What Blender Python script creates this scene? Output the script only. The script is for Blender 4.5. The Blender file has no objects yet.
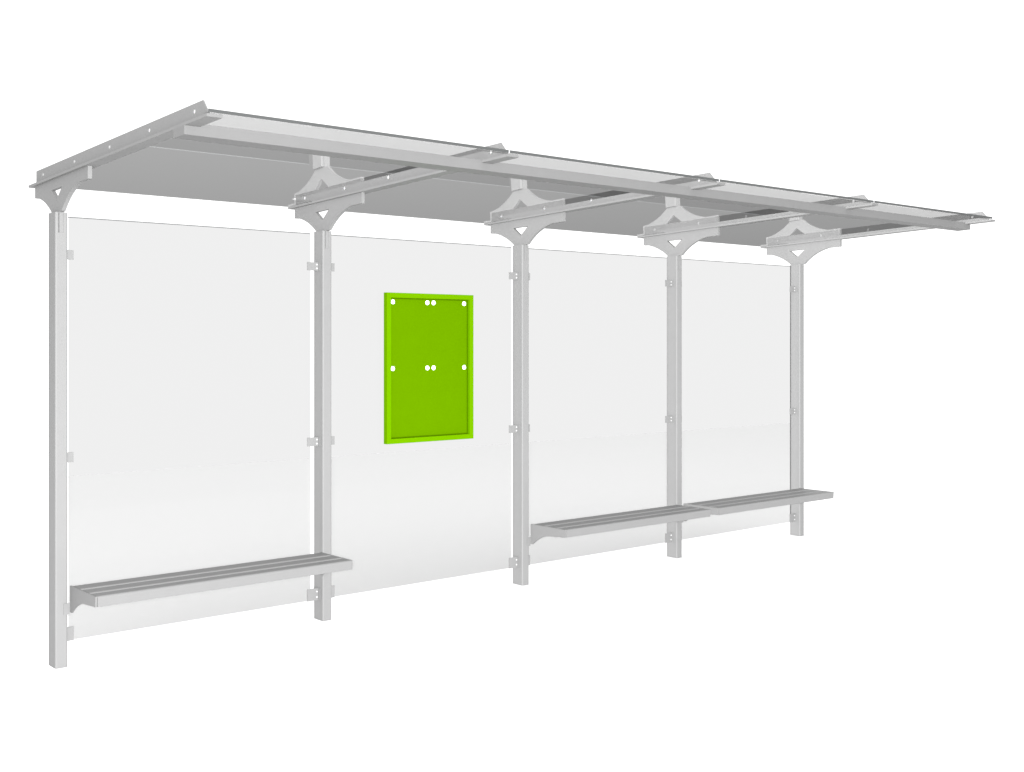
import bpy, bmesh, math
from mathutils import Vector

sc = bpy.context.scene
COL = sc.collection

# ------------------------------------------------------------------ camera
CAM = Vector((-2.0072, -5.7802, 1.5914))
YAW = 0.7051
FPX, HORIZON = 1174.27, 341.56
cam_data = bpy.data.cameras.new("camera")
cam_data.sensor_fit = 'HORIZONTAL'
cam_data.sensor_width = 36.0
cam_data.lens = FPX / 1024.0 * 36.0
cam_data.shift_y = -(386.0 - HORIZON) / 1024.0
cam_data.clip_start, cam_data.clip_end = 0.05, 500.0
cam = bpy.data.objects.new("camera", cam_data)
cam.location = CAM
cam.rotation_euler = (math.pi / 2, 0, -YAW)
COL.objects.link(cam)
sc.camera = cam

# ------------------------------------------------------------------ view, world and lamp
sc.view_settings.view_transform = 'Standard'
sc.view_settings.look = 'None'
sc.view_settings.exposure = 0.0
sc.view_settings.gamma = 1.0
sc.cycles.transparent_max_bounces = 32
sc.cycles.max_bounces = 10

# white surround, darkened below the floor edge so roof reflections stand out
WORLD_L, WORLD_LOW, WORLD_TOP = 1.46, 0.20, 1.98
world = bpy.data.worlds.new("World")
sc.world = world
world.use_nodes = True
nt = world.node_tree
bg = nt.nodes["Background"]
tc = nt.nodes.new("ShaderNodeTexCoord")
sep = nt.nodes.new("ShaderNodeSeparateXYZ")
mr = nt.nodes.new("ShaderNodeMapRange")
mr.inputs["From Min"].default_value = -math.sin(math.radians(7.0))
mr.inputs["From Max"].default_value = -math.sin(math.radians(6.4))
mr.inputs["To Min"].default_value = WORLD_LOW
mr.inputs["To Max"].default_value = WORLD_L
nt.links.new(tc.outputs["Generated"], sep.inputs[0])
nt.links.new(sep.outputs["Z"], mr.inputs["Value"])
bg.inputs["Color"].default_value = (1, 1, 1, 1)
top = nt.nodes.new("ShaderNodeMapRange")          # brighter overhead, added to keep the floor white
top.interpolation_type = 'SMOOTHSTEP'
top.inputs["From Min"].default_value = math.sin(math.radians(20))
top.inputs["From Max"].default_value = math.sin(math.radians(34))
top.inputs["To Min"].default_value = 0.0
top.inputs["To Max"].default_value = WORLD_TOP - WORLD_L
add = nt.nodes.new("ShaderNodeMath")
add.operation = 'ADD'
nt.links.new(sep.outputs["Z"], top.inputs["Value"])
nt.links.new(mr.outputs["Result"], add.inputs[0])
nt.links.new(top.outputs["Result"], add.inputs[1])
nt.links.new(add.outputs[0], bg.inputs["Strength"])

# studio lamp from where the photographer stands (even, no distance falloff)
LAMP_W = 155.0
lamp_data = bpy.data.lights.new("studio_lamp", 'POINT')
lamp_data.energy = 1.0
lamp_data.shadow_soft_size = 0.06
lamp_data.use_nodes = True
lnt = lamp_data.node_tree
em = next(n for n in lnt.nodes if n.type == 'EMISSION')
fo = lnt.nodes.new("ShaderNodeLightFalloff")
fo.inputs["Strength"].default_value = LAMP_W
lnt.links.new(fo.outputs["Constant"], em.inputs["Strength"])
lamp = bpy.data.objects.new("studio_lamp", lamp_data)
lamp.location = CAM
COL.objects.link(lamp)


# ------------------------------------------------------------------ materials
def metal(name, col, rough=0.55, spec=0.12, var=0.012):
    m = bpy.data.materials.new(name)
    m.use_nodes = True
    t = m.node_tree
    b = t.nodes["Principled BSDF"]
    b.inputs["Roughness"].default_value = rough
    b.inputs["Specular IOR Level"].default_value = spec
    c = t.nodes.new("ShaderNodeTexCoord")
    n = t.nodes.new("ShaderNodeTexNoise")
    n.inputs["Scale"].default_value = 14.0
    n.inputs["Detail"].default_value = 4.0
    r = t.nodes.new("ShaderNodeValToRGB")
    r.color_ramp.elements[0].position = 0.3
    r.color_ramp.elements[1].position = 0.7
    r.color_ramp.elements[0].color = tuple(x * (1 - var) for x in col) + (1,)
    r.color_ramp.elements[1].color = tuple(min(1, x * (1 + var)) for x in col) + (1,)
    t.links.new(c.outputs["Object"], n.inputs["Vector"])
    t.links.new(n.outputs["Fac"], r.inputs["Fac"])
    t.links.new(r.outputs["Color"], b.inputs["Base Color"])
    return m


def sheet(name, tint, k0, k1, power):
    """Clear plastic or glass face: tinted transmission and a mirror share that grows at grazing angles."""
    m = bpy.data.materials.new(name)
    m.use_nodes = True
    t = m.node_tree
    t.nodes.remove(t.nodes["Principled BSDF"])
    out = t.nodes["Material Output"]
    tr = t.nodes.new("ShaderNodeBsdfTransparent")
    tr.inputs["Color"].default_value = (tint, tint, tint, 1)
    if k0 + k1 == 0:
        t.links.new(tr.outputs[0], out.inputs["Surface"])
        return m
    gl = t.nodes.new("ShaderNodeBsdfGlossy")
    gl.inputs["Roughness"].default_value = 0.0
    gl.inputs["Color"].default_value = (1, 1, 1, 1)
    lw = t.nodes.new("ShaderNodeLayerWeight")
    lw.inputs["Blend"].default_value = 0.5
    pw = t.nodes.new("ShaderNodeMath")
    pw.operation = 'POWER'
    pw.inputs[1].default_value = power
    ma = t.nodes.new("ShaderNodeMath")
    ma.operation = 'MULTIPLY_ADD'
    ma.inputs[1].default_value = k1
    ma.inputs[2].default_value = k0
    mx = t.nodes.new("ShaderNodeMixShader")
    t.links.new(lw.outputs["Facing"], pw.inputs[0])
    t.links.new(pw.outputs[0], ma.inputs[0])
    t.links.new(ma.outputs[0], mx.inputs[0])
    t.links.new(tr.outputs[0], mx.inputs[1])
    t.links.new(gl.outputs[0], mx.inputs[2])
    t.links.new(mx.outputs[0], out.inputs["Surface"])
    return m


M_METAL = metal("silver_paint", (0.131, 0.131, 0.131))
M_SLAT = metal("bench_paint", (0.125, 0.125, 0.125))
M_BEAM = metal("beam_paint", (0.116, 0.116, 0.116))
M_EDGE = metal("sheet_edge", (0.050, 0.052, 0.052))
M_PANEDGE = metal("pane_edge", (0.085, 0.088, 0.088))
M_BOLT = metal("bolt_zinc", (0.30, 0.30, 0.30), rough=0.3, spec=0.5)
M_FRAME = metal("green_frame_paint", (0.061, 0.148, 0.0), spec=0.0, var=0.015)
M_BOARD = metal("green_board_paint", (0.049, 0.113, 0.0), spec=0.0, var=0.015)
M_INNER_SHADE = metal("dark_green_inner_shade", (0.030, 0.070, 0.0), spec=0.0)  # shade inside the board frame, put into a dark green colour
M_CAP = metal("white_cap", (0.82, 0.82, 0.82))
M_GROUND = metal("white_ground", (0.698, 0.698, 0.698), rough=0.9, spec=0.0, var=0.01)
M_GLASS = sheet("wall_glass_face", 0.592, 0.004, 0.02, 3.0)
M_GLASS_BACK = sheet("wall_glass_back", 1.0, 0, 0, 1)
M_ROOF = sheet("roof_sheet_tinted", 0.56, 0.0, 1.0, 2.0)
M_ROOF_FRONT = sheet("roof_sheet_pale", 0.55, 0.0, 0.55, 2.0)
M_ROOF_CLEAR = sheet("roof_sheet_clear", 0.96, 0, 0, 1)
M_ROOF_TOP = sheet("roof_sheet_top", 1.0, 0, 0, 1)


# ------------------------------------------------------------------ helpers
def finish(name, bm, mats, parent=None, bevel=0.0):
    bmesh.ops.recalc_face_normals(bm, faces=bm.faces)
    me = bpy.data.meshes.new(name)
    bm.to_mesh(me)
    bm.free()
    for m in (mats if isinstance(mats, (list, tuple)) else [mats]):
        me.materials.append(m)
    o = bpy.data.objects.new(name, me)
    COL.objects.link(o)
    if parent:
        o.parent = parent
    if bevel:
        b = o.modifiers.new("soft_edges", 'BEVEL')
        b.width = bevel
        b.segments = 2
        b.limit_method = 'ANGLE'
    return o


def empty(name, loc, label, cat, group=None):
    o = bpy.data.objects.new(name, None)
    o.location = loc
    o.empty_display_size = 0.2
    COL.objects.link(o)
    o["label"], o["category"] = label, cat
    if group:
        o["group"] = group
    return o


def box(bm, x0, x1, y0, y1, z0, z1, slope=0.0, mat=0):
    """Box; slope tilts it so that z drops by slope*y (as the roof does)."""
    vs = [bm.verts.new((x, y, z - slope * y)) for x in (x0, x1) for y in (y0, y1) for z in (z0, z1)]
    for f in ((0, 1, 3, 2), (4, 6, 7, 5), (0, 4, 5, 1), (2, 3, 7, 6), (0, 2, 6, 4), (1, 5, 7, 3)):
        bm.faces.new([vs[i] for i in f]).material_index = mat


def prism(bm, loops, to3, depth, mat=0):
    """Extrude a flat outline (first loop) with holes (other loops); to3 maps (a, b, t) to 3-D."""
    edges, rims = [], []
    for lp in loops:
        vs = [bm.verts.new(to3(a, b, 0.0)) for a, b in lp]
        rims.append(vs)
        for i in range(len(vs)):
            edges.append(bm.edges.new((vs[i], vs[(i + 1) % len(vs)])))
    r = bmesh.ops.triangle_fill(bm, edges=edges, use_beauty=True)
    front = [f for f in r["geom"] if isinstance(f, bmesh.types.BMFace)]
    new = {}
    for vs, lp in zip(rims, loops):
        for v, (a, b) in zip(vs, lp):
            new[v] = bm.verts.new(to3(a, b, depth))
    for f in front:
        f.material_index = mat
        bm.faces.new([new[v] for v in reversed(f.verts)]).material_index = mat
    for vs in rims:
        n = len(vs)
        for i in range(n):
            a, b = vs[i], vs[(i + 1) % n]
            bm.faces.new((a, b, new[b], new[a])).material_index = mat


def circle(cx, cy, r, n=14):
    return [(cx + r * math.cos(2 * math.pi * i / n), cy + r * math.sin(2 * math.pi * i / n)) for i in range(n)]


def disc(bm, c, axis, r, h, n=16, mat=0):
    """Low domed button with its base at c, pointing along axis ('x-', 'y-')."""
    def P(u, v, t):
        return (c[0] - t, c[1] + u, c[2] + v) if axis == 'x-' else (c[0] + u, c[1] - t, c[2] + v)
    rings = [[bm.verts.new(P(rr * math.cos(2 * math.pi * i / n), rr * math.sin(2 * math.pi * i / n), t)) for i in range(n)]
             for rr, t in ((r, 0), (r, h * 0.5), (r * 0.75, h))]
    for a, b in zip(rings, rings[1:]):
        for i in range(n):
            bm.faces.new((a[i], a[(i + 1) % n], b[(i + 1) % n], b[i])).material_index = mat
    bm.faces.new(rings[0]).material_index = mat
    bm.faces.new(rings[-1]).material_index = mat


def arc(p0, p1, p2, n=8):
    """Quadratic curve p0 -> p2 pulled towards p1."""
    return [tuple((1 - t) ** 2 * a + 2 * t * (1 - t) * b + t * t * c for a, b, c in zip(p0, p1, p2)) for t in [i / n for i in range(n + 1)]]


# ------------------------------------------------------------------ ground
bm = bmesh.new()
box(bm, -5.0, 20.0, -5.2, 8.2, -0.02, 0.0)
ground = finish("ground", bm, M_GROUND)
ground["kind"] = "structure"

# ------------------------------------------------------------------ shelter
S = 1.5                    # post spacing
PW, PD = 0.059, 0.101      # post section
ZT = 2.222                 # top of post
RZ, RS = 2.4047, 0.0351    # top of the rafter flange: z = RZ - RS*y
SLOT = 0.10                # bracket tongue let into the post head
BX0, BX1 = 0.019, 0.039    # bracket plate thickness in x

shelter = empty("bus_shelter", (0, 0, 0),
                "long pale grey bus shelter with flat tinted roof, glass back wall and five posts", "bus shelter")


def post_outline(x0, x1, y0, y1, r, corners="abcd"):
    pts = []
    for tag, cx, cy, a0 in (("a", x0 + r, y0 + r, 180), ("b", x1 - r, y0 + r, 270), ("c", x1 - r, y1 - r, 0), ("d", x0 + r, y1 - r, 90)):
        if tag in corners:
            pts += [(cx + r * math.cos(math.radians(a0 + k * 22.5)), cy + r * math.sin(math.radians(a0 + k * 22.5))) for k in range(5)]
        else:
            pts.append((x0 if tag in "ad" else x1, y0 if tag in "ab" else y1))
    return pts


def column(bm, pts, z0, z1):
    prism(bm, [pts], lambda a, b, t: (a, b, z0 + t), z1 - z0)


def make_post(x):
    bm = bmesh.new()
    r = 0.007
    column(bm, post_outline(x, x + PW, 0, PD, r), 0.001, ZT - SLOT)
    column(bm, post_outline(x, x + BX0 - 0.004, 0, PD, r, "ad"), ZT - SLOT, ZT)
    column(bm, post_outline(x + BX1 + 0.0002, x + PW, 0, PD, r, "bc"), ZT - SLOT, ZT)
    return finish("post", bm, M_METAL, shelter)


def make_bracket(x):
    zt = lambda y: RZ - RS * y - 0.0125
    pts = [(0.350, zt(0.350)), (0.350, 2.320)]
    pts += [(0.300, 2.3165)] + arc((0.262, 2.307), (0.165, 2.278), (0.096, ZT - 0.004), 9)
    pts += [(0.093, ZT - SLOT + 0.0003), (0.0012, ZT - SLOT + 0.0003), (0.0012, ZT)]
    pts += arc((-0.030, 2.226), (-0.120, 2.315), (-0.262, 2.343), 9) + [(-0.371, 2.346), (-0.371, zt(-0.371))]
    tri = [(0.112, 2.3375), (0.040, 2.2845), (-0.035, 2.3435)]
    bm = bmesh.new()
    prism(bm, [pts, tri], lambda a, b, t: (x + BX0 + t, a, b), BX1 - BX0)
    return finish("bracket", bm, M_METAL, shelter)


WEB0, WEB1 = 0.024, 0.030
HOLE_Y = (0.245, -0.185, -0.615, -1.046, -1.473)


def make_rafter(x):
    bm = bmesh.new()
    box(bm, x + 0.004, x + 0.070, -1.625, 0.402, RZ - 0.012, RZ, RS)
    out = [(0.345, RZ + 0.0005), (0.345, RZ + 0.066), (-1.549, RZ + 0.066), (-1.604, RZ + 0.0005)]
    out = [(a, b - RS * a) for a, b in out]
    holes = [circle(y, RZ + 0.036 - RS * y, 0.0108) for y in HOLE_Y]
    prism(bm, [out] + holes, lambda a, b, t: (x + WEB0 + t, a, b), WEB1 - WEB0)
    return finish("rafter", bm, M_METAL, shelter)


CLAMP_Z = ((1.996, 2.043), (0.996, 1.046), (0.116, 0.184))
GY = 0.050


def clamp(post, x, side, z0, z1):
    """Small angle plate: one leg on the post flank, the other behind and in front of the pane edge."""
    bm = bmesh.new()
    if side > 0:
        box(bm, x + PW, x + PW + 0.004, 0.028, 0.090, z0, z1)
        box(bm, x + PW + 0.004, x + 0.104, GY - 0.008, GY - 0.003, z0, z1)
    else:
        box(bm, x - 0.004, x, 0.028, 0.092, z0, z1)
        box(bm, x - 0.075, x - 0.0042, GY - 0.007, GY - 0.003, z0, z1)
        h = z1 - z0
        for f in (0.27, 0.73):
            disc(bm, (x - 0.013, GY - 0.007, z0 + h * f), 'y-', 0.0055, 0.003, 12, 1)
    finish("clamp", bm, [M_METAL, M_BOLT], post)


for i in range(5):
    x = i * S
    p = make_post(x)
    make_bracket(x)
    make_rafter(x)
    for z0, z1 in CLAMP_Z:
        if i < 4:
            clamp(p, x, 1, z0, z1)
        if i > 0:
            clamp(p, x, -1, z0, z1)

# back wall panes
for i in range(4):
    x0, x1 = i * S + 0.080, i * S + 1.449
    z0, z1, y0, y1 = 0.117, 2.204, GY, GY + 0.008
    bm = bmesh.new()
    vs = [bm.verts.new((x, y, z)) for x in (x0, x1) for y in (y0, y1) for z in (z0, z1)]
    for f, m in (((0, 1, 3, 2), 1), ((4, 6, 7, 5), 1), ((0, 4, 5, 1), 0), ((2, 3, 7, 6), 1), ((0, 2, 6, 4), 1), ((1, 5, 7, 3), 2)):
        bm.faces.new([vs[k] for k in f]).material_index = m
    box(bm, x0, x1, y0, y1, z1 + 0.0002, z1 + 0.0042, 0.0, 2)      # ground top edge
    finish("glass_panel", bm, [M_GLASS, M_GLASS_BACK, M_PANEDGE], shelter)

# roof sheets: tinted field, paler front strip, clear strip added beside the next rafter to brighten its web
YB, YF, YN, YM, YC = 0.400, -1.640, -1.608, -1.42, 0.12
TH = 0.013
for i in range(4):
    x0, x1 = i * S + WEB1 + 0.004, (i + 1) * S + WEB0 - 0.004
    xm = x1 - 0.15
    bm = bmesh.new()
    xs, ys = (x0, xm, x1), (YN, YM, YC, YB)
    lo = [[bm.verts.new((x, y, RZ + 0.001 - RS * y)) for y in ys] for x in xs]
    hi = [[bm.verts.new((x, y, RZ + 0.001 + TH - RS * y)) for y in ys] for x in xs]
    for a in range(2):
        for b in range(3):
            m = 2 if a == 1 and b < 2 else (1 if b == 0 else 0)
            bm.faces.new((lo[a][b], lo[a][b + 1], lo[a + 1][b + 1], lo[a + 1][b])).material_index = m
            bm.faces.new((hi[a][b], hi[a + 1][b], hi[a + 1][b + 1], hi[a][b + 1])).material_index = 3
    for a in range(2):
        bm.faces.new((lo[a][0], lo[a + 1][0], hi[a + 1][0], hi[a][0])).material_index = 3
        bm.faces.new((lo[a][3], hi[a][3], hi[a + 1][3], lo[a + 1][3])).material_index = 3
    for b in range(3):
        bm.faces.new((lo[0][b], hi[0][b], hi[0][b + 1], lo[0][b + 1])).material_index = 3
        bm.faces.new((lo[2][b], lo[2][b + 1], hi[2][b + 1], hi[2][b])).material_index = 3
    fx0, fx1 = i * S + 0.003, (i + 1) * S - 0.003                   # nose of the sheet, passing in front of the rafter webs
    z0, z1 = RZ + 0.001, RZ + 0.001 + TH
    v = [[bm.verts.new((x, y, z - RS * y)) for z in (z0, z1) for y in (YF, YN)] for x in (fx0, fx1)]
    for q, m in (((v[0][0], v[1][0], v[1][1], v[0][1]), 1), ((v[0][2], v[0][3], v[1][3], v[1][2]), 3), ((v[0][0], v[0][2], v[1][2], v[1][0]), 4),
                 ((v[0][1], v[1][1], v[1][3], v[0][3]), 3), ((v[0][0], v[0][1], v[0][3], v[0][2]), 3), ((v[1][0], v[1][2], v[1][3], v[1][1]), 3)):
        bm.faces.new(q).material_index = m
    finish("roof_sheet", bm, [M_ROOF, M_ROOF_FRONT, M_ROOF_CLEAR, M_ROOF_TOP, M_EDGE], shelter)

# front beam under the rafters, with packing up to each sheet
bm = bmesh.new()
for i in range(4):
    box(bm, i * S + 0.0715, (i + 1) * S + 0.0035, -1.4312, -1.3338, RZ - 0.0123, RZ + 0.0004, RS)
box(bm, 0.002, 6.076, -1.432, -1.333, RZ - 0.0485, RZ - 0.0125, RS)
finish("beam", bm, M_BEAM, shelter)


# ------------------------------------------------------------------ benches
BL = 1.417                 # bench length
BZ = 0.398                 # seat height
SEAT_GROUP = "slatted benches of the shelter"


def slat(bm_x0, bm_x1, yf, yb, parent, lip):
    r = 0.011
    pts = []
    for cy, cz, a0 in ((yf + r, BZ - r, 180), (yb - r, BZ - r, 90)):
        pts += [(cy + r * math.cos(math.radians(a0 - k * 22.5)), cz + r * math.sin(math.radians(a0 - k * 22.5))) for k in range(5)]
    pts += [(yb, BZ - 0.030), (yf, BZ - lip)] if lip == 0.03 else [(yb, BZ - 0.030), (yf + 0.02, BZ - 0.030), (yf + 0.016, BZ - lip), (yf, BZ - lip)]
    bm = bmesh.new()
    prism(bm, [pts], lambda a, b, t: (bm_x0 + t, a, b), bm_x1 - bm_x0)
    return finish("slat", bm, M_SLAT, parent)


def make_bench(x, label):
    """Bench with its left end at x, fixed to the posts at its back."""
    root = empty("bench", (x, 0, BZ), label, "bench", SEAT_GROUP)
    kids = []
    for yf, yb in ((-0.124, -0.014), (-0.238, -0.136), (-0.336, -0.250)):
        kids.append(slat(0.010, BL - 0.010, yf, yb, root, 0.050 if yf < -0.3 else 0.030))
    prof = [(-0.004, BZ - 0.001), (-0.004, BZ - 0.131), (-0.022, BZ - 0.131)]
    prof += arc((-0.030, BZ - 0.126), (-0.110, BZ - 0.058), (-0.225, BZ - 0.058), 8)
    prof += [(-0.300, BZ - 0.052), (-0.330, BZ - 0.051), (-0.334, BZ - 0.001)]
    for e in (0.0, BL - 0.009):
        bm = bmesh.new()
        prism(bm, [prof], lambda a, b, t, e=e: (e + t, a, b), 0.009)
        kids.append(finish("end_bracket", bm, M_SLAT, root))
        bm = bmesh.new()
        xx = e - 0.030 if e == 0 else e + 0.022
        box(bm, xx, xx + 0.030, -0.0035, -0.0005, 0.257, 0.312)
        kids.append(finish("fixing_plate", bm, M_SLAT, root))
    for k in kids:
        k.location.x = 0
        k.matrix_parent_inverse.identity()
        k.location = (0, 0, -BZ)
    return root


b1 = make_bench(0.069, "grey slatted bench under the leftmost glass panel, standing apart from the other two")
b2 = make_bench(2 * S + 0.069, "grey slatted middle bench, its right end touching the farthest bench")
b3 = make_bench(3 * S + 0.069, "grey slatted farthest bench, joined on its left to another and overhanging the last post")

# ------------------------------------------------------------------ green display board
bx0, bx1, bz0, bz1 = 1.940, 2.5945, 0.982, 1.883
board = empty("display_board", (bx0, 0, bz0),
              "bright green framed display board with eight white caps, hung before the second glass panel", "display board")
FR = 0.030
bm = bmesh.new()
prism(bm, [[(bx0, bz0), (bx1, bz0), (bx1, bz1), (bx0, bz1)], [(bx0 + FR, bz0 + FR), (bx1 - FR, bz0 + FR), (bx1 - FR, bz1 - FR), (bx0 + FR, bz1 - FR)]],
      lambda a, b, t: (a - bx0, t, b - bz0), 0.036)
finish("frame", bm, M_FRAME, board, 0.0015)
bm = bmesh.new()
box(bm, FR - 0.004, bx1 - bx0 - FR + 0.004, 0.022, 0.034, FR - 0.004, bz1 - bz0 - FR + 0.004)
finish("back_plate", bm, M_BOARD, board)
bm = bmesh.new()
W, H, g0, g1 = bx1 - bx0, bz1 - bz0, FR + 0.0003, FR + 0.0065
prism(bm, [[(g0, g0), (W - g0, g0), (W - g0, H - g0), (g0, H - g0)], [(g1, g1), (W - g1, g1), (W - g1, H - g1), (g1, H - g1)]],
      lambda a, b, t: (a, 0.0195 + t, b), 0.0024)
finish("inner_shade", bm, M_INNER_SHADE, board)  # added ring that paints the shade of the frame's inner walls
for z in (1.829, 1.430):
    for x in (1.996, 2.251, 2.298, 2.536):
        bm = bmesh.new()
        disc(bm, (x - bx0, 0.0218, z - bz0), 'y-', 0.0140, 0.003, 20)
        finish("cap", bm, M_CAP, board)
